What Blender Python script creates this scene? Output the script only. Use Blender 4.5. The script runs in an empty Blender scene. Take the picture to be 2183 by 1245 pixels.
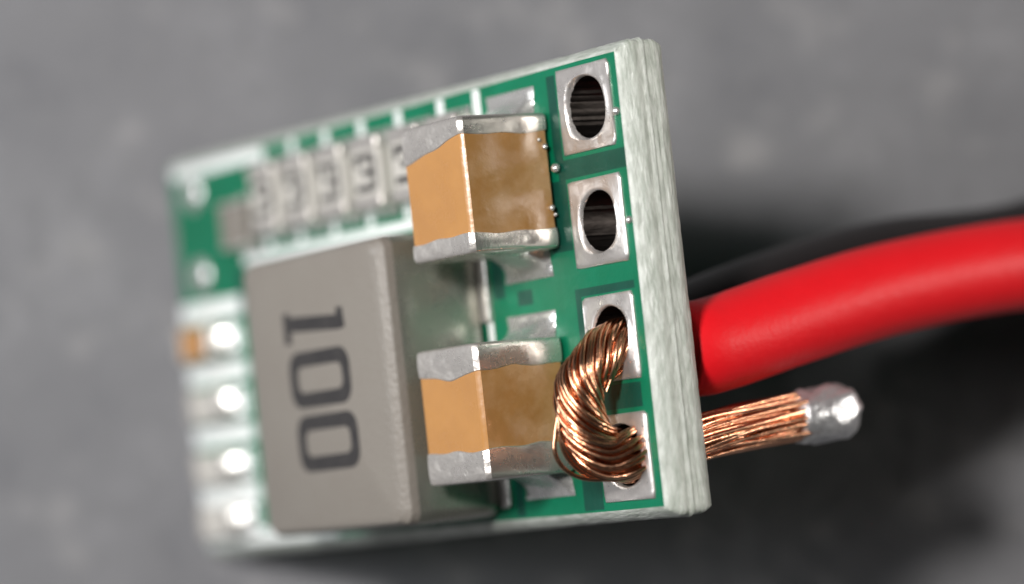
import bpy, bmesh, math, random
from mathutils import Vector, Matrix
random.seed(7)
R_ = random.Random(11)
S = 0.001                      # everything below is measured in millimetres; the scene is in metres
sc = bpy.context.scene
col = sc.collection

# ------------------------------------------------------------------ camera, world, lamps, exposure
# Board axes seen from the camera (x right, y down, z forward), found from the photograph.
BR = Matrix(((0.56108855, -0.10769452, -0.82072013),
             (-0.10284665, -0.99288751, 0.05997473),
             (-0.82134171, 0.05075718, -0.56817383)))
BT = Vector((3.51729827, 4.93821619, 79.00949415))
F_PX = 7676.06
vdir = BR @ Vector((0, 1, 0))
TILT = math.radians(-4.0)
g = Vector((0, 0, -1)); g = (g - vdir * g.dot(vdir)).normalized()
g = (Matrix.Rotation(TILT, 3, vdir) @ g).normalized()
ex = Vector((1, 0, 0)); ex = (ex - g * ex.dot(g)).normalized()
ey = g.cross(ex)
C2W = Matrix((ex, ey, g))                                   # camera axes -> world axes
contact = BR @ Vector((-20.85, 5.3, -1.30)) + BT            # lower rear edge of the board rests on the ground
origin = contact + g * 0.0
def cam2world(p): return (C2W @ (Vector(p) - origin)) * S
def board2world(p): return cam2world(BR @ Vector(p) + BT)

def on_ground(x, y, h):
    """board coordinates of a point h mm above the ground, given where it lies across the ground"""
    z = contact.z - (g.x * (x - contact.x) + g.y * (y - contact.y)) / g.z
    return tuple(BR.transposed() @ (Vector((x, y, z)) + g * h - BT))
cam = bpy.data.cameras.new('camera'); co = bpy.data.objects.new('camera', cam); col.objects.link(co)
flip = Matrix(((1, 0, 0), (0, -1, 0), (0, 0, -1)))
co.matrix_world = Matrix.Translation(cam2world((0, 0, 0))) @ (C2W @ flip).to_4x4()
cam.sensor_width = 36; cam.lens = F_PX * 36 / 2183
cam.clip_start = 0.002; cam.clip_end = 10
cam.dof.use_dof = True; cam.dof.focus_distance = 80.6 * S
cam.dof.aperture_fstop = cam.lens / 3.6
sc.camera = co

w = bpy.data.worlds.new("World"); sc.world = w; w.use_nodes = True
w.node_tree.nodes['Background'].inputs[0].default_value = (0.93, 0.95, 1.0, 1)
w.node_tree.nodes['Background'].inputs[1].default_value = 0.015

TARGET = BR @ Vector((-6, 5, 0)) + BT
def lamp(name, d, dist, size, power, color=(1, 1, 1), size_y=None):
    l = bpy.data.lights.new(name, 'AREA'); o = bpy.data.objects.new(name, l); col.objects.link(o)
    l.shape = 'RECTANGLE' if size_y else 'DISK'; l.size = size * S
    if size_y: l.size_y = size_y * S
    l.energy = power; l.color = color
    p = TARGET + Vector(d).normalized() * dist
    o.location = cam2world(p)
    o.rotation_euler = (cam2world(TARGET) - o.location).to_track_quat('-Z', 'Y').to_euler()
    return o
lamp('desk_lamp', (-0.32, -0.245, -0.91), 98, 14, 0.078, (1.0, 0.97, 0.94))
lamp('left_fill', (-0.90, -0.12, -0.42), 80, 42, 0.033, (0.94, 0.97, 1.0))  # added soft fill from the left, brightens the faces turned that way
lamp('right_fill', (0.95, -0.18, -0.125), 140, 30, 0.060, (1.0, 0.96, 0.90))  # added low fill at the right, lifts side faces and gives terminals a reflection

sc.view_settings.view_transform = 'Standard'; sc.view_settings.look = 'None'
sc.view_settings.exposure = 0.25; sc.view_settings.gamma = 1.0
sc.cycles.use_denoising = True
sc.cycles.max_bounces = 10

# ------------------------------------------------------------------ materials
def mat(name, base, rough=0.5, metal=0.0, spec=0.5, bump=0.0, bscale=3.0, mott=0.0, mscale=2.0, mcol=None, coat=0.0,
        sss=0.0, stretch=(1, 1, 1), detail=5.0, roughvar=0.0, lo=0.35, hi=0.7):
    """principled surface whose colour wanders between base and mcol; scales are in cycles per millimetre"""
    m = bpy.data.materials.new(name); m.use_nodes = True
    nt = m.node_tree; N = nt.nodes; L = nt.links; b = N['Principled BSDF']
    b.inputs['Base Color'].default_value = (*base, 1); b.inputs['Roughness'].default_value = rough
    b.inputs['Metallic'].default_value = metal; b.inputs['Specular IOR Level'].default_value = spec
    b.inputs['Coat Weight'].default_value = coat; b.inputs['Coat Roughness'].default_value = 0.15
    if sss:
        b.inputs['Subsurface Weight'].default_value = sss
        b.inputs['Subsurface Radius'].default_value = (0.4, 0.5, 0.4); b.inputs['Subsurface Scale'].default_value = 0.8 * S
    tc = N.new('ShaderNodeTexCoord'); mp = N.new('ShaderNodeMapping')
    mp.inputs['Scale'].default_value = tuple(1000 * s for s in stretch)
    L.new(tc.outputs['Object'], mp.inputs['Vector'])
    if mott:
        n = N.new('ShaderNodeTexNoise'); n.inputs['Scale'].default_value = mscale; n.inputs['Detail'].default_value = detail
        n.inputs['Roughness'].default_value = 0.62
        r = N.new('ShaderNodeMapRange'); r.inputs[1].default_value = lo; r.inputs[2].default_value = hi
        r.inputs[4].default_value = mott
        x = N.new('ShaderNodeMix'); x.data_type = 'RGBA'
        x.inputs[6].default_value = (*base, 1); x.inputs[7].default_value = (*(mcol or tuple(c * .5 for c in base)), 1)
        L.new(mp.outputs[0], n.inputs['Vector']); L.new(n.outputs[0], r.inputs[0]); L.new(r.outputs[0], x.inputs[0])
        L.new(x.outputs[2], b.inputs['Base Color'])
        if roughvar:
            r2 = N.new('ShaderNodeMapRange'); r2.inputs[1].default_value = .3; r2.inputs[2].default_value = .7
            r2.inputs[3].default_value = max(.04, rough - roughvar); r2.inputs[4].default_value = min(1, rough + roughvar)
            L.new(n.outputs[0], r2.inputs[0]); L.new(r2.outputs[0], b.inputs['Roughness'])
    if bump:
        n = N.new('ShaderNodeTexNoise'); n.inputs['Scale'].default_value = bscale; n.inputs['Detail'].default_value = 6
        bp = N.new('ShaderNodeBump'); bp.inputs['Strength'].default_value = 1.0; bp.inputs['Distance'].default_value = bump * S
        L.new(mp.outputs[0], n.inputs['Vector']); L.new(n.outputs[0], bp.inputs['Height']); L.new(bp.outputs[0], b.inputs['Normal'])
    return m
M = {}
M['mask'] = mat('green_solder_mask', (0.001, 0.145, 0.068), .36, spec=.35, bump=.012, bscale=4, mott=.7, mscale=1.1, mcol=(0.002, 0.185, 0.095), coat=.1)
M['mask_gap_shade'] = mat('green_mask_over_laminate_and_shade', (0.006, 0.062, 0.042), .34, spec=.35, bump=.012, bscale=4, mott=.6, mscale=1.6, mcol=(0.008, 0.088, 0.058), coat=.1)  # bare laminate under the mask, plus painted shade beside the upper capacitor
M['fr4'] = mat('bare_glass_fibre_edge', (0.60, 0.63, 0.575), .40, bump=.035, bscale=3.2, mott=.85, mscale=1.7, mcol=(0.37, 0.405, 0.35), sss=.2,
               stretch=(1.1, .95, 5.5), lo=.40, hi=.62, roughvar=.12)
M['tin'] = mat('tinned_pad', (0.76, 0.72, 0.69), .36, .75, bump=.022, bscale=3.2, mott=.7, mscale=2.6, mcol=(0.60, 0.56, 0.535), roughvar=.14)
M['solder'] = mat('solder', (0.80, 0.79, 0.77), .28, .75, bump=.05, bscale=2.0, mott=.5, mscale=2.4, mcol=(0.55, 0.54, 0.50), roughvar=.1)
M['terminal'] = mat('tinned_terminal', (0.74, 0.70, 0.66), .36, .72, bump=.05, bscale=3.0, mott=.7, mscale=2.2, mcol=(0.54, 0.505, 0.47), roughvar=.18)
M['tip'] = mat('rough_tinned_end', (0.74, 0.74, 0.75), .36, .7, bump=.09, bscale=2.6, mott=.8, mscale=2.2, mcol=(0.50, 0.50, 0.51), roughvar=.12)
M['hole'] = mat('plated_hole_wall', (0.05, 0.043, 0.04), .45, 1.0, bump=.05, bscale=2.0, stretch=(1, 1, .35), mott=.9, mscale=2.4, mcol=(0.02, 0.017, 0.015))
M['ceramic'] = mat('tan_capacitor_ceramic', (0.53, 0.255, 0.075), .24, bump=.014, bscale=2.2, mott=.55, mscale=1.1, mcol=(0.43, 0.20, 0.062), roughvar=.12, coat=.8)
M['stained'] = mat('flux_stained_ceramic', (0.40, 0.205, 0.066), .22, bump=.05, bscale=1.1, mott=.8, mscale=.75, mcol=(0.56, 0.36, 0.19), roughvar=.16, coat=.9, lo=.42, hi=.68)
M['shiny'] = mat('solder_wetted_terminal', (0.84, 0.81, 0.76), .27, .86, bump=.032, bscale=1.1, mott=.5, mscale=1.2, mcol=(0.68, 0.64, 0.58), roughvar=.08)
M['chipgrey'] = mat('pale_grey_chip_glaze', (0.58, 0.555, 0.51), .35, mott=.4, mscale=2, mcol=(.50, .475, .435))
M['alumina'] = mat('white_alumina', (0.78, 0.77, 0.72), .45, mott=.4, mscale=2, mcol=(.62, .62, .57))
M['inductor'] = mat('grey_inductor_resin', (0.24, 0.217, 0.190), .38, bump=.02, bscale=9, mott=.6, mscale=.8, mcol=(0.215, 0.19, 0.165), roughvar=.06)
M['ferrite'] = mat('grey_green_ferrite_side', (0.37, 0.375, 0.325), .27, .7, bump=.012, bscale=2, mott=.6, mscale=.9, mcol=(0.30, 0.305, 0.255), roughvar=.06)
M['ink'] = mat('dark_print_ink', (0.028, 0.026, 0.027), .5, mott=.7, mscale=4, mcol=(0.055, 0.05, 0.048))
M['silk'] = mat('white_silkscreen', (0.88, 0.90, 0.885), .55, mott=.35, mscale=5, mcol=(0.66, 0.72, 0.69))
M['copper'] = mat('bare_copper', (0.95, 0.52, 0.32), .23, 1.0, bump=.01, bscale=5, mott=.6, mscale=1.6, mcol=(0.66, 0.26, 0.145), roughvar=.08)
M['red'] = mat('red_silicone_insulation', (0.95, 0.010, 0.018), .48, spec=.35, bump=.015, bscale=4, mott=.4, mscale=.7, mcol=(0.85, 0.007, 0.013))
M['black'] = mat('black_insulation', (0.018, 0.015, 0.0155), .42, spec=.4, bump=.01, bscale=5, mott=.5, mscale=1, mcol=(0.02, 0.017, 0.017))

def ground_material():
    m = bpy.data.materials.new('speckled_dark_grey_surface'); m.use_nodes = True
    nt = m.node_tree; N = nt.nodes; L = nt.links; b = N['Principled BSDF']
    b.inputs['Roughness'].default_value = .7; b.inputs['Specular IOR Level'].default_value = .3
    tc = N.new('ShaderNodeTexCoord'); mp = N.new('ShaderNodeMapping'); mp.inputs['Scale'].default_value = (1000,) * 3
    L.new(tc.outputs['Object'], mp.inputs['Vector'])
    def noise(s, d, lo, hi):
        n = N.new('ShaderNodeTexNoise'); n.inputs['Scale'].default_value = s; n.inputs['Detail'].default_value = d
        r = N.new('ShaderNodeMapRange'); r.inputs[1].default_value = lo; r.inputs[2].default_value = hi
        L.new(mp.outputs[0], n.inputs['Vector']); L.new(n.outputs[0], r.inputs[0]); return n, r.outputs[0]
    def mix(fac, a, c):
        x = N.new('ShaderNodeMix'); x.data_type = 'RGBA'; L.new(fac, x.inputs[0])
        if isinstance(a, tuple): x.inputs[6].default_value = (*a, 1)
        else: L.new(a, x.inputs[6])
        x.inputs[7].default_value = (*c, 1); return x.outputs[2]
    _, f1 = noise(.2, 4, .33, .70)
    n2, f2 = noise(1.6, 6, .40, .62)
    _, f3 = noise(.6, 3, .57, .74)
    c = mix(f1, (0.148, 0.148, 0.158), (0.250, 0.247, 0.256))
    c = mix(f2, c, (0.182, 0.181, 0.189))
    c = mix(f3, c, (0.275, 0.268, 0.270))
    L.new(c, b.inputs['Base Color'])
    bp = N.new('ShaderNodeBump'); bp.inputs['Distance'].default_value = .15 * S; bp.inputs['Strength'].default_value = .6
    L.new(n2.outputs[0], bp.inputs['Height']); L.new(bp.outputs[0], b.inputs['Normal'])
    return m

# ------------------------------------------------------------------ mesh helpers (millimetres, board axes u v n)
class MB:
    def __init__(s): s.v = []; s.f = []; s.m = []
    def vert(s, p): s.v.append(tuple(p)); return len(s.v) - 1
    def ring(s, pts): return [s.vert(p) for p in pts]
    def face(s, idx, m=0): s.f.append(tuple(idx)); s.m.append(m)
    def bridge(s, a, b, closed=True, m=0):
        n = len(a)
        for i in range(n if closed else n - 1):
            j = (i + 1) % n; s.face((a[i], a[j], b[j], b[i]), m)
    def fan(s, r, c, flip=False, m=0):
        k = s.vert(c)
        for i in range(len(r)):
            a, b = r[i], r[(i + 1) % len(r)]
            s.face((b, a, k) if flip else (a, b, k), m)
    def build(s, name, mats, parent=None, sharp=40, smooth=True):
        me = bpy.data.meshes.new(name)
        me.from_pydata([(x * S, y * S, z * S) for x, y, z in s.v], [], s.f)
        for m in (mats if isinstance(mats, (list, tuple)) else [mats]): me.materials.append(m)
        me.polygons.foreach_set('material_index', s.m)
        bm = bmesh.new(); bm.from_mesh(me); bmesh.ops.recalc_face_normals(bm, faces=bm.faces); bm.to_mesh(me); bm.free()
        if smooth:
            me.shade_smooth(); me.set_sharp_from_angle(angle=math.radians(sharp))
        me.update()
        o = bpy.data.objects.new(name, me); col.objects.link(o)
        if parent: o.parent = parent
        return o
def rrect(a0, a1, b0, b1, r, seg=4):
    pts = []
    for cx, cy, t0 in ((a1 - r, b1 - r, 0), (a0 + r, b1 - r, 90), (a0 + r, b0 + r, 180), (a1 - r, b0 + r, 270)):
        for k in range(seg + 1):
            t = math.radians(t0 + 90 * k / seg); pts.append((cx + r * math.cos(t), cy + r * math.sin(t)))
    return pts
def resample(pts, step):
    out = []
    for i in range(len(pts)):
        a, b = pts[i], pts[(i + 1) % len(pts)]
        d = math.dist(a, b); n = max(1, round(d / step))
        for k in range(n): out.append((a[0] + (b[0] - a[0]) * k / n, a[1] + (b[1] - a[1]) * k / n))
    return out
def slab(u0, u1, v0, v1, n0, n1, r=.05, seg=3, bev=.01):
    """thin rounded plate"""
    mb = MB()
    P = rrect(u0, u1, v0, v1, r, seg); Q = rrect(u0 + bev, u1 - bev, v0 + bev, v1 - bev, max(.005, r - bev), seg)
    a = mb.ring([(x, y, n0) for x, y in P]); b = mb.ring([(x, y, n1 - bev * .5) for x, y in P]); c = mb.ring([(x, y, n1) for x, y in Q])
    mb.bridge(a, b); mb.bridge(b, c); mb.face(c); mb.face(a[::-1]); return mb
def tube(path, rad, sides=8, cap=True, mb=None):
    mb = mb or MB(); n = len(path); rings = []
    P = [Vector(p) for p in path]; ref = Vector((0.93, 0.11, 0.2)).normalized()
    for i in range(n):
        t = (P[min(i + 1, n - 1)] - P[max(i - 1, 0)]).normalized()
        x = (ref - t * ref.dot(t)).normalized(); y = t.cross(x); ref = x
        r = rad[i] if isinstance(rad, (list, tuple)) else rad
        rings.append(mb.ring([P[i] + (x * math.cos(2 * math.pi * k / sides) + y * math.sin(2 * math.pi * k / sides)) * r for k in range(sides)]))
    for a, b in zip(rings, rings[1:]): mb.bridge(a, b)
    if cap: mb.face(rings[0][::-1]); mb.face(rings[-1])
    return mb
def spline(ctrl, n):
    """catmull-rom through the control points, n samples evenly spread along it"""
    C = [Vector(c) for c in ctrl]; C = [C[0] * 2 - C[1]] + C + [C[-1] * 2 - C[-2]]
    d = []
    for i in range(1, len(C) - 2):
        p0, p1, p2, p3 = C[i - 1:i + 3]
        for k in range(24):
            t = k / 24
            d.append(.5 * ((2 * p1) + (p2 - p0) * t + (2 * p0 - 5 * p1 + 4 * p2 - p3) * t * t + (3 * p1 - p0 - 3 * p2 + p3) * t ** 3))
    d.append(C[-2]); L = [0]
    for a, b in zip(d, d[1:]): L.append(L[-1] + (b - a).length)
    out = []; j = 0
    for i in range(n):
        s = L[-1] * i / (n - 1)
        while j < len(L) - 2 and L[j + 1] < s: j += 1
        q = (s - L[j]) / max(1e-9, L[j + 1] - L[j]); out.append(d[j].lerp(d[j + 1], q))
    return out
def thing(name, label, cat):
    o = bpy.data.objects.new(name, None); col.objects.link(o)
    o.empty_display_size = 2 * S; o['label'] = label; o['category'] = cat
    o.matrix_world = Matrix.Translation(board2world((0, 0, 0))) @ (C2W @ BR).to_4x4()
    return o
def holder(name, parent, label=None):
    o = bpy.data.objects.new(name, None); col.objects.link(o); o.empty_display_size = S; o.parent = parent
    if label: o['label'] = label
    return o

# ------------------------------------------------------------------ ground
me = bpy.data.meshes.new('ground'); E = 0.6
me.from_pydata([(-E, -E, 0), (E, -E, 0), (E, E, 0), (-E, E, 0)], [], [(0, 1, 2, 3)]); me.materials.append(ground_material())
gr = bpy.data.objects.new('ground', me); col.objects.link(gr); gr['kind'] = 'structure'

# ------------------------------------------------------------------ circuit board
LB, HB, TB = 20.85, 10.62, 1.25
board = thing('circuit_board', 'small green circuit board stuffed with chip components, one end propped up by its wires', 'circuit board')
HOLES = [(-1.45, 9.30, .71), (-1.45, 6.73, .70), (-1.46, 4.12, .70), (-1.45, 1.46, .70)]
PADS = [(-2.53, -.50, 8.33, 10.27), (-2.52, -.50, 5.74, 7.72), (-2.45, -.53, 3.13, 5.08), (-2.40, -.50, .44, 2.40)]

# edge of the laminate: V-cut profile all the way round, broken and fibrous in the middle
def substrate():
    mb = MB(); base = resample(rrect(-LB, 0, 0, HB, .17, 5), .13); n = len(base)
    nr = []
    for i in range(n):
        a, b = base[i - 1], base[(i + 1) % n]; d = Vector((b[1] - a[1], a[0] - b[0])).normalized(); nr.append(d)
    prof = [(.25, 0), (.19, -.03), (.12, -.12), (.045, -.24), (.0, -.33), (-.01, -.40), (.012, -.46), (.022, -.53), (-.032, -.61), (.014, -.68), (.0, -.76), (.025, -.83), (.0, -.90),
            (.02, -.98), (.07, -1.10), (.14, -1.22), (.20, -1.25)]
    rings = []
    for k, (ins, z) in enumerate(prof):
        amp = .0 if k in (0, len(prof) - 1) else .012 if k in (1, 2) else .005 if 6 <= k <= 8 else .008
        pts = []; s = 0; tgt = 0; left = 0
        for i in range(n):
            if left <= 0: tgt = R_.uniform(-1, 1); left = R_.randint(2, 9)
            left -= 1; s += (tgt - s) * .4
            d = ins + amp * (s + R_.uniform(-.7, .7)); zz = z + (amp * .5 * R_.uniform(-1, 1))
            pts.append((base[i][0] - nr[i].x * d, base[i][1] - nr[i].y * d, zz))
        rings.append(mb.ring(pts))
    for a, b in zip(rings, rings[1:]): mb.bridge(a, b)
    return mb.build('laminate', M['fr4'], board, sharp=35)
substrate()

def faced(z, dark_cells, name, mats):
    """green face: a grid of cells cut along the pads, with the round holes left open"""
    mb = MB(); u0, u1, v0, v1 = -LB + .25, -.25, .25, HB - .25
    us = {u0, u1}; vs = {v0, v1}
    sq = [(h[0] - .95, h[0] + .95, h[1] - .95, h[1] + .95, h) for h in HOLES]
    for a, b, c, d, _ in sq: us |= {a, b}; vs |= {c, d}
    for a, b, c, d in dark_cells: us |= {max(u0, a), min(u1, b)}; vs |= {max(v0, c), min(v1, d)}
    def uniq(x):
        o = []
        for q in sorted(x):
            if not o or q - o[-1] > 1e-4: o.append(q)
        return o
    us = uniq(us); vs = uniq(vs); idx = {}
    def V(i, j):
        if (i, j) not in idx: idx[i, j] = mb.vert((us[i], vs[j], z))
        return idx[i, j]
    for i in range(len(us) - 1):
        for j in range(len(vs) - 1):
            x, y = (us[i] + us[i + 1]) / 2, (vs[j] + vs[j + 1]) / 2
            if any(a - 1e-6 < x < b and c - 1e-6 < y < d for a, b, c, d, _ in sq): continue
            m = 1 if any(a < x < b and c < y < d for a, b, c, d in dark_cells) else 0
            mb.face((V(i, j), V(i + 1, j), V(i + 1, j + 1), V(i, j + 1)), m)
    for a, b, c, d, h in sq:
        K = 32; circ = []; out = []
        for k in range(K):
            t = 2 * math.pi * k / K; cs, sn = math.cos(t), math.sin(t)
            q = .95 / max(abs(cs), abs(sn))
            circ.append((h[0] + h[2] * cs, h[1] + h[2] * sn, z)); out.append((h[0] + q * cs, h[1] + q * sn, z))
        mb.bridge(mb.ring(circ), mb.ring(out))
    return mb.build(name, mats, board, smooth=False)
GAPS_AND_SHADE = [(-2.85, -.1, 7.80, 8.24), (-2.2, -.62, 2.50, 3.05), (-2.72, -.45, 5.12, 5.30), (-2.72, -2.5, 3.0, 5.2), (-2.95, -2.62, 8.24, 10.2),  # mask gaps; strips right of the upper capacitor are its shade painted in
        (-3.25, -2.5, .30, 1.55), (-5.95, -5.5, 5.4, 6.4), (-5.95, -5.62, .3, 1.2), (-3.4, -2.6, 6.2, 7.8), (-5.0, -4.4, 5.15, 5.5), (-17.6, -16.5, 6.2, 7.4)]
faced(0.0, GAPS_AND_SHADE, 'front_solder_mask', [M['mask'], M['mask_gap_shade']])
faced(-TB, [], 'rear_solder_mask', [M['mask'], M['mask_gap_shade']])

def pad(i):
    (u0, u1, v0, v1), (hu, hv, hr) = PADS[i], HOLES[i]
    mb = MB(); K = 64; hr -= .015; rings = []
    prof = [(0, -.02), (.05, .045), (.16, .085), (.30, .075), (.55, .058), (.80, .052), (.95, .046), (1.0, .02), (1.0, -.01)]
    wob = [R_.uniform(-.5, .5) for _ in range(4)]
    for q, z in prof:
        pts = []
        for k in range(K):
            t = 2 * math.pi * (k + .5) / K; cs, sn = math.cos(t), math.sin(t)
            L = min(((u1 if cs > 0 else u0) - hu) / cs if abs(cs) > 1e-6 else 9, ((v1 if sn > 0 else v0) - hv) / sn if abs(sn) > 1e-6 else 9)
            r = hr + (L - hr) * q
            e = 1 + .35 * math.sin(t + wob[0] * 6) * (0 < q < .9) + .12 * math.sin(3 * t + wob[1] * 6) * (0 < q < .9)
            pts.append((hu + r * cs, hv + r * sn, z * e))
        rings.append(mb.ring(pts))
    for a, b in zip(rings, rings[1:]): mb.bridge(a, b)
    o = mb.build('pad', M['tin'], board, sharp=60)
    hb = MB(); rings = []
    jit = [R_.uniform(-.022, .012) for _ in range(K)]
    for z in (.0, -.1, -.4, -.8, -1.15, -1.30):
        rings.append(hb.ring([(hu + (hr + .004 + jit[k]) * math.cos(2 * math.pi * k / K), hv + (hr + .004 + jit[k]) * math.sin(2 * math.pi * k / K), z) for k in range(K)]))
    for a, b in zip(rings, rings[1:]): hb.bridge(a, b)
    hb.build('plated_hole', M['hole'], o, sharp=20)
    rb = MB()                                          # annular ring on the rear face
    a = rb.ring([(hu + hr * math.cos(2 * math.pi * k / K), hv + hr * math.sin(2 * math.pi * k / K), -TB - .03) for k in range(K)])
    b = rb.ring([(hu + .95 * math.cos(2 * math.pi * k / K), hv + .95 * math.sin(2 * math.pi * k / K), -TB - .03) for k in range(K)])
    c = rb.ring([(hu + .97 * math.cos(2 * math.pi * k / K), hv + .97 * math.sin(2 * math.pi * k / K), -TB + .002) for k in range(K)])
    rb.bridge(a, b); rb.bridge(b, c); rb.build('rear_ring', M['tin'], o)
for i in range(4): pad(i)

# white silkscreen lines
def silk(u0, u1, v0, v1): slab(u0, u1, v0, v1, -.002, .022, r=.06).build('silkscreen_line', M['silk'], board)
BARS = [-15.85, -14.25, -12.62, -10.93, -9.22, -7.36, -5.82]
for u in BARS: silk(u - .15, u + .15, 7.72, 10.34)
silk(-17.2, -8.75, 7.45, 7.68); silk(-8.80, -8.58, 7.7, 9.0)
silk(-6.32, -6.10, .75, 6.6)
for v in (6.47, 4.80, 3.16, 1.58): silk(-20.75, -17.60, v - .25, v + .25)
silk(-20.5, -16.0, 10.06, 10.35); silk(-20.6, -14.0, .26, .60)

# ------------------------------------------------------------------ chip components
def crect(a0, a1, b0, b1, c):
    """rectangle with narrow worn corners"""
    pts = []
    for sx, sy in ((1, 1), (-1, 1), (-1, -1), (1, -1)):
        x = a1 if sx > 0 else a0; y = b1 if sy > 0 else b0
        arc = [(x - sx * c * (1 - q) + sx * .004 * math.sin(math.pi * q), y - sy * c * q + sy * .004 * math.sin(math.pi * q)) for q in (0, .33, .67, 1)]
        pts += arc[::-1] if sx * sy > 0 else arc
    return pts
def chip(name, parent, axis, a0, a1, b0, b1, n1, band, body, r=.10, label=None, n0=.06, bandf=None, stain=None):
    """two-terminal chip lying along axis; returns its ceramic body, the terminals are its children"""
    mp = (lambda a, b, n: (b, a, n)) if axis == 'v' else (lambda a, b, n: (a, b, n))
    P = resample(crect(b0, b1, n0, n1, r), .12)
    mb = MB(); rings = []
    NA = 10
    for k in range(NA + 1):
        a = a0 + .12 + (a1 - a0 - .24) * k / NA
        rings.append(mb.ring([mp(a, b, n) for b, n in P]))
    for x, y in zip(rings, rings[1:]): mb.bridge(x, y)
    mb.face(rings[0]); mb.face(rings[-1][::-1])
    o = mb.build(name, body, parent, sharp=50)
    if label: o['label'] = label
    if stain:
        o.data.materials.append(stain)
        for p in o.data.polygons:
            if p.normal.x > .9: p.material_index = 1
    o.data.set_sharp_from_angle(angle=math.radians(30))
    cb, cn = (b0 + b1) / 2, (n0 + n1) / 2
    for end in (0, 1):
        t = MB(); ph = R_.uniform(0, 6); sg = 1 if end == 0 else -1; ea = a0 if end == 0 else a1
        def off(b, n, d):
            dx, dy = b - cb, n - cn; q = max(abs(dx) / (b1 - cb), abs(dy) / (n1 - cn), 1e-6)
            return cb + dx * (1 + d / (b1 - cb)), cn + dy * (1 + d / (n1 - cn))
        def bd(b, n):
            base = bandf(end, (b - b0) / (b1 - b0), (n - n0) / (n1 - n0)) if bandf else band
            th = math.atan2(n - cn, b - cb)
            return base + .035 * band * math.sin(3 * th + ph) + .04 * band * math.sin(7 * th + ph * 2)
        seq = []
        for q, d in ((1.0, .0), (.97, .022), (.75, .034), (.5, .036), (.28, .032)):
            seq.append([(ea + sg * (bd(b, n) * q),) + off(b, n, d) for b, n in P])
        for ins, da in ((.02, .07), (.0, .035), (-.05, .008), (-.11, .0)):
            seq.append([(ea + sg * da,) + off(b, n, ins) for b, n in P])
        rr = [t.ring([mp(*q) for q in s_]) for s_ in seq]
        for x, y in zip(rr, rr[1:]): t.bridge(x, y)
        t.fan(rr[-1], mp(ea, cb, cn))
        to = t.build('terminal', [M['terminal'], M['shiny']], o, sharp=33)
        if stain:
            for p in to.data.polygons:
                if p.normal.x > .85: p.material_index = 1
    return o
def fillet(parent, axis, side, a_in, a_out, b0, b1, h, name='solder_joint'):
    """solder climbing from its pad up the chip's end"""
    mp = (lambda a, b, n: (b, a, n)) if axis == 'v' else (lambda a, b, n: (a, b, n))
    mb = MB(); NB, NT = 14, 10; g_ = []
    for i in range(NT + 1):
        t = i / NT; row = []
        for j in range(NB + 1):
            s = j / NB; e = 1 - abs(2 * s - 1) ** 6
            sh = .05 + .95 * (t ** 2.4)
            row.append(mb.vert(mp(a_out + (a_in - a_out) * t, b0 + (b1 - b0) * (s * (1 - .10 * t) + .05 * t), .012 + h * sh * (.25 + .75 * e) * (1 + .06 * math.sin(9 * s + 4 * t)) * (0 if (j in (0, NB) or i == 0) else 1))))
        g_.append(row)
    for a, b in zip(g_, g_[1:]): mb.bridge(a, b, closed=False)
    return mb.build(name, M['solder'], parent, sharp=80)

caps = 'capacitor'
def bf1(end, b, n): return (.46 if end == 0 else .44 + .42 * max(0, 1 - b) * (n > .5))
def bf2(end, b, n): return .72 if end == 0 else (.60 + .16 * math.sin(math.pi * min(1, max(0, b))) * (n > .5) if n > .5 else .62)
c1 = chip('capacitor', board, 'v', 6.30, 9.42, -5.44, -3.0, 2.46, .5, M['ceramic'], bandf=bf1, stain=M['stained'], label='tan ceramic capacitor beside the two open holes')
c2 = chip('capacitor', board, 'v', 1.22, 4.33, -5.78, -3.36, 2.46, .65, M['ceramic'], bandf=bf2, stain=M['stained'], label='tan ceramic capacitor beside the copper loop')
for c, lo, hi, u0, u1, ol, oh in ((c1, 6.30, 9.42, -5.42, -3.45, 5.70, 10.08), (c2, 1.22, 4.33, -5.52, -3.54, .68, 4.94)):
    fillet(board, 'v', 0, lo + .02, ol, u0, u1, .75); fillet(board, 'v', 1, hi - .02, oh, u0, u1, .75)
# tiny solder bead beside the upper capacitor
def bead(p, r, name='solder_bead', m='solder', parent=board, sq=(1, 1, 1)):
    mb = MB(); rings = []; K = 14
    for i in range(1, 8):
        t = math.pi * i / 8
        rings.append(mb.ring([(p[0] + r * sq[0] * math.sin(t) * math.cos(2 * math.pi * k / K), p[1] + r * sq[1] * math.sin(t) * math.sin(2 * math.pi * k / K), p[2] + r * sq[2] * math.cos(t)) for k in range(K)]))
    for a, b in zip(rings, rings[1:]): mb.bridge(a, b)
    mb.fan(rings[0], (p[0], p[1], p[2] + r * sq[2])); mb.fan(rings[-1], (p[0], p[1], p[2] - r * sq[2]))
    return mb.build(name, M[m], parent, sharp=80)
bead((-2.80, 8.10, .10), .11); bead((-2.97, 8.62, .22), .07); bead((-2.97, 8.78, .36), .045); bead((-2.97, 7.22, .20), .07); bead((-2.97, 7.06, .12), .05); bead((-.36, 9.05, .03), .10); bead((-.34, 6.62, .02), .09)

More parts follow.
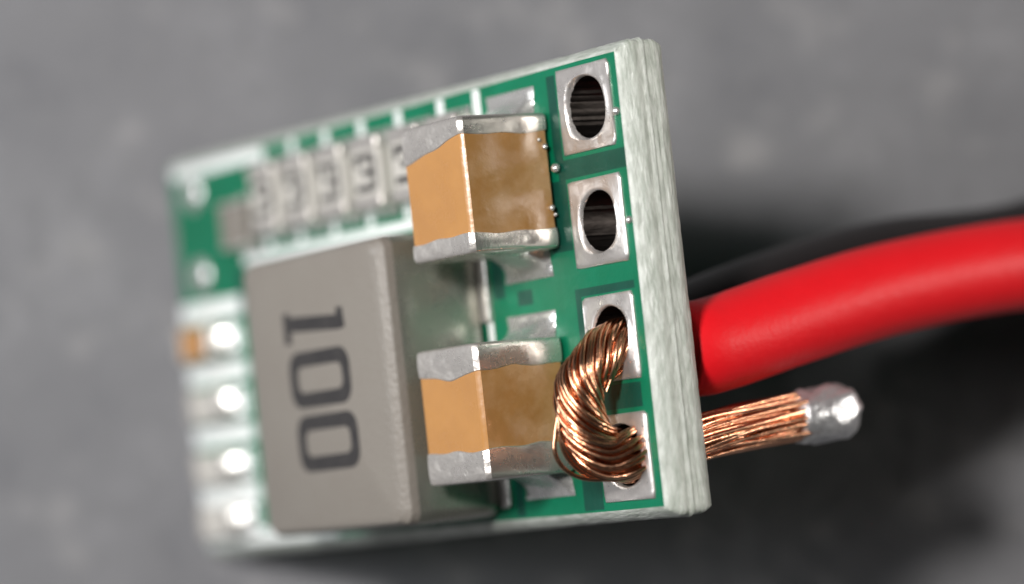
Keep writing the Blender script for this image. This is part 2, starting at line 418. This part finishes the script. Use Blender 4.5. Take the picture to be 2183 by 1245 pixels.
# ---- the row of chip resistors along the upper edge
def ring_glyph(cu, cv, hu, hv, th_u, th_v, r, n, name, parent, ink=None):
    """rounded square nought printed flat on the part"""
    mb = MB()
    A = rrect(cu - hu, cu + hu, cv - hv, cv + hv, r, 5); B = rrect(cu - hu + th_u, cu + hu - th_u, cv - hv + th_v, cv + hv - th_v, max(.02, r - min(th_u, th_v) * .6), 5)
    a0 = mb.ring([(x, y, n - .004) for x, y in A]); a1 = mb.ring([(x, y, n + .006) for x, y in A]); b1 = mb.ring([(x, y, n + .006) for x, y in B]); b0 = mb.ring([(x, y, n - .004) for x, y in B])
    mb.bridge(a0, a1); mb.bridge(a1, b1); mb.bridge(b1, b0); return mb.build(name, M['ink'], parent, smooth=False)
RES = [-16.75, -15.05, -13.43, -11.78, -10.08, -8.30, -6.60]
for i, u in enumerate(RES):
    vc, hl = (8.96, .93) if i else (8.48, .62)
    o = chip('chip_resistor', board, 'v', vc - hl, vc + hl, u - .60, u + .60, .56, .36 if i else .12, M['chipgrey'] if i else M['inductor'], r=.05,
             label=None if i else 'plain grey chip without a marking at the end of the resistor row')
    if i:
        c0, c1, d = u - .44, u + .48, .17             # a squarish figure, open towards the far end
        pts = [(c0, .46), (c1 - .12, .46), (c1, .34), (c1, -.34), (c1 - .12, -.46), (c0, -.46), (c0, -.46 + d), (c1 - d - .06, -.46 + d), (c1 - d, -.24), (c1 - d, -.085), (c0 + .3, -.085),
               (c0 + .3, .085), (c1 - d, .085), (c1 - d, .24), (c1 - d - .06, .46 - d), (c0 + d, .46 - d), (c0 + d, .14), (c0, .14)]
        gm = MB(); t_ = gm.ring([(x, vc + y, .566) for x, y in pts]); b_ = gm.ring([(x, vc + y, .556) for x, y in pts])
        gm.bridge(b_, t_); gm.face(t_); gm.build('marking', M['ink'], o, smooth=False)
    for lo, hi in ((vc - hl + .02, vc - hl - .17), (vc + hl - .02, vc + hl + .13)): fillet(board, 'v', 0, lo, hi, u - .55, u + .55, .34)
# ---- the row of small chips at the far end
for i, v in enumerate((5.62, 3.96, 2.30, .90)):
    o = chip('chip_capacitor' if i == 0 else 'chip_resistor', board, 'u', -20.2, -18.35, v - .42, v + .42, .62 if i == 0 else .5, .34, M['ceramic'] if i == 0 else M['chipgrey'], r=.07,
             label='tan chip capacitor in the row at the board end' if i == 0 else None)
    fillet(board, 'u', 1, -18.38, -17.80, v - .44, v + .44, .55); fillet(board, 'u', 0, -20.18, -20.55, v - .36, v + .36, .4)
for v in (9.62, 7.40):
    mb = MB(); K = 24; pr = [(.05, .13), (.2, .12), (.34, .09), (.45, .045), (.5, -.005)]
    rr = [mb.ring([(-19.55 + r * math.cos(2 * math.pi * k / K), v + r * math.sin(2 * math.pi * k / K), z) for k in range(K)]) for r, z in pr]
    for a, b in zip(rr, rr[1:]): mb.bridge(a, b)
    mb.face(rr[0]); mb.build('via', M['solder'], board)

# ---- the big inductor
def inductor():
    mb = MB(); u0, u1, v0, v1, h = -12.86, -6.36, .38, 7.14, 2.80
    prof = [(.30, .10), (.06, .16), (.02, .34), (.0, .8), (.0, 1.9), (.02, h - .40), (.08, h - .20), (.24, h - .06), (.46, h)]
    rr = []
    for ins, z in prof:
        rr.append(mb.ring([(x, y, z) for x, y in rrect(u0 + ins * .7, u1 - ins, v0 + ins * .5, v1 - ins * .5, .34, 6)]))
    for k, (a, b) in enumerate(zip(rr, rr[1:])): mb.bridge(a, b, m=1 if k < 5 else 0)
    mb.face(rr[-1]); mb.face(rr[0][::-1])
    o = mb.build('inductor', [M['inductor'], M['ferrite']], board, sharp=25)
    z = h
    # marking 100, reading down the board
    ring_glyph(-9.50, 4.08, 1.36, .67, .36, .36, .42, z, 'marking', o)
    ring_glyph(-9.42, 2.55, 1.36, .67, .36, .36, .42, z, 'marking', o)
    g1 = MB(); pts = [(-10.92, 5.72), (-10.64, 5.72), (-10.64, 5.62), (-8.50, 5.50), (-8.50, 5.66), (-8.22, 5.66), (-8.16, 5.18), (-8.42, 5.14), (-10.62, 5.26), (-10.62, 4.98), (-10.92, 4.98)]
    top = g1.ring([(x, y, z + .006) for x, y in pts]); bot = g1.ring([(x, y, z - .004) for x, y in pts]); g1.bridge(bot, top); g1.face(top)
    g1.build('marking', M['ink'], o, smooth=False)
    for a, b in ((.55, 2.6), (4.9, 6.9)):
        slab(-6.45, -6.05, a, b, .012, .14, r=.08, bev=.04).build('terminal', M['tin'], o)
inductor()

# ------------------------------------------------------------------ red wire: insulation behind the board, copper through two holes
red = thing('red_wire', 'thick red wire whose bare twisted copper loops through two holes of the green board', 'wire')
ins = spline([(-1.48, 3.68, -1.72), (-1.48, 3.71, -2.6), (-1.48, 3.95, -3.9), (-1.48, 4.23, -5.3), (-1.48, 4.72, -8.3), (-1.48, 5.05, -12.5), *[on_ground(x, y, h) for x, y, h in ((17.5, -.9, 3.9), (24, -.9, 2.2), (32, -.4, 1.12), (45, .8, 1.1), (70, 4, 1.1))]], 90)
mb = tube(ins, 1.10, 28, cap=False)
inner = mb.ring([(ins[0] + (Vector(mb.v[k]) - ins[0]) * .93 + Vector((0, 0, .10))) for k in range(28)])
core = mb.ring([(ins[0] + (Vector(mb.v[k]) - ins[0]) * .60 + Vector((0, 0, .08))) for k in range(28)])
deep = mb.ring([(ins[0] + (Vector(mb.v[k]) - ins[0]) * .60 + Vector((0, 0, -1.0))) for k in range(28)])
mb.bridge(list(range(28)), inner); mb.bridge(inner, core); mb.bridge(core, deep)
mb.build('insulation', M['red'], red, sharp=50)

ctr = [(-1.46, 3.72, -3.6), (-1.46, 3.78, -2.7), (-1.45, 4.02, -1.9), (-1.42, 4.05, -1.1), (-1.36, 4.02, -.35), (-1.36, 3.92, .14), (-1.42, 3.60, .58), (-1.52, 3.20, .95), (-1.55, 2.60, 1.06),
       (-1.50, 2.02, .95), (-1.38, 1.56, .62), (-1.22, 1.46, .10), (-1.36, 1.46, -.6), (-1.46, 1.58, -1.5), (-1.48, 1.74, -2.6), (-1.48, 1.86, -4.2), (-1.48, 1.92, -5.4)]
NS = 110
axis = spline(ctr, NS)
cum = [0]
for a, b in zip(axis, axis[1:]): cum.append(cum[-1] + (b - a).length)
def frame(i):
    t = (axis[min(i + 1, NS - 1)] - axis[max(i - 1, 0)]).normalized()
    x = Vector((1, 0, 0)); x = (x - t * x.dot(t)).normalized(); return x, t.cross(x)
FR = [frame(i) for i in range(NS)]
def swell(i):
    n = axis[i].z
    if n > -.1: return 1.0 + .10 * min(1, max(0, n)) + (.22 * max(0, 1 - abs(n - .15) / .7) if axis[i].y < 2.2 else 0)
    return 1.04
tw = [0]
for i in range(1, NS):
    out = axis[i].z > -.6
    tw.append(tw[-1] + (cum[i] - cum[i - 1]) * (1.55 if out else .07))
TWS = -1
def strand(r, ph, rad, wob):
    p = []
    for i in range(NS):
        q = ph + TWS * tw[i] + wob[0] * math.sin(cum[i] * wob[1] + wob[2])
        rr = r * swell(i) * (1 + wob[3] * math.sin(cum[i] * 1.3 + wob[2]))
        x, y = FR[i]; p.append(axis[i] + (x * math.cos(q) + y * math.sin(q)) * rr)
    tube(p, rad, 6).build('copper_strand', M['copper'], red, sharp=80)
for cnt, r in ((24, .475), (17, .36), (10, .235), (4, .10)):
    for k in range(cnt):
        strand(r * R_.uniform(.94, 1.05), 2 * math.pi * k / cnt + R_.uniform(-.07, .07), R_.uniform(.048, .068), (R_.uniform(0, .20), R_.uniform(.4, 1.4), R_.uniform(0, 6), R_.uniform(0, .11)))
# strands that have sprung out of the twist
for pts in ([(-1.62, 2.6, 1.56), (-1.70, 2.15, 1.66), (-1.74, 1.70, 1.72), (-1.70, 1.32, 1.56), (-1.56, 1.06, 1.20), (-1.34, .98, .72), (-1.1, 1.08, .2), (-1.05, 1.2, -.5)],
            [(-1.60, 2.6, 1.56), (-1.64, 2.15, 1.60), (-1.66, 1.65, 1.52), (-1.58, 1.22, 1.22), (-1.40, .98, .80), (-1.2, .98, .36), (-1.1, 1.15, -.3)],
            [(-1.58, 2.9, 1.54), (-1.66, 2.3, 1.58), (-1.62, 1.8, 1.52), (-1.52, 1.30, 1.22), (-1.34, 1.0, .76), (-1.15, 1.0, .30), (-1.1, 1.15, -.3)],
            [(-1.2, 4.5, -.6), (-1.02, 4.42, .0), (-.98, 4.1, .32), (-1.05, 3.6, .42), (-1.12, 3.2, .55), (-1.2, 2.8, .8)],
            [(-1.1, 4.4, -.6), (-.92, 4.25, .0), (-.88, 3.9, .26), (-1.0, 3.4, .38), (-1.1, 2.9, .6)]):
    tube(spline(pts, 36), .05, 6).build('copper_strand', M['copper'], red, sharp=80)
# the tinned end of the bundle
def tip():
    mb = MB(); K = 26; rings = []
    prof = [(-4.86, .47), (-4.96, .58), (-5.12, .63), (-5.30, .61), (-5.52, .67), (-5.76, .70), (-6.0, .69), (-6.22, .68), (-6.42, .60), (-6.60, .45), (-6.72, .24)]
    for j, (n, r) in enumerate(prof):
        row = []
        for k in range(K):
            t = 2 * math.pi * k / K
            q = .98 * r * (1 + .05 * math.sin(4 * t + j * .8) + .04 * math.sin(7 * t - j * 1.3) + .02 * R_.uniform(-1, 1)); row.append((-1.48 + q * math.cos(t), 1.93 + .02 * (j - 4) * .5 + q * math.sin(t), n + .04 * R_.uniform(-1, 1)))
        rings.append(mb.ring(row))
    for a, b in zip(rings, rings[1:]): mb.bridge(a, b)
    mb.fan(rings[-1], (-1.48, 1.96, -6.76)); mb.fan(rings[0], (-1.48, 1.9, -4.8))
    mb.build('solder_tip', M['tip'], red, sharp=80)
tip()

# ------------------------------------------------------------------ black wire running along behind the red one
blk = thing('black_wire', 'thick black wire running close behind the red wire at the rear of the board', 'wire')
bp_ = spline([(-3.62, 3.65, -2.3), (-3.62, 4.34, -4.2), (-3.62, 5.02, -7.3), (-3.62, 5.44, -10.3), (-3.62, 5.68, -14.8), *[on_ground(x, y, h) for x, y, h in ((18.5, -2.9, 2.2), (26, -3.0, 1.12), (36, -2.5, 1.1), (50, -1.5, 1.1), (74, 2, 1.1))]], 80)
mb = tube(bp_, 1.10, 28, cap=False); mb.fan(list(range(28)), bp_[0] + Vector((0, 0, .05)))
mb.build('insulation', M['black'], blk, sharp=50)
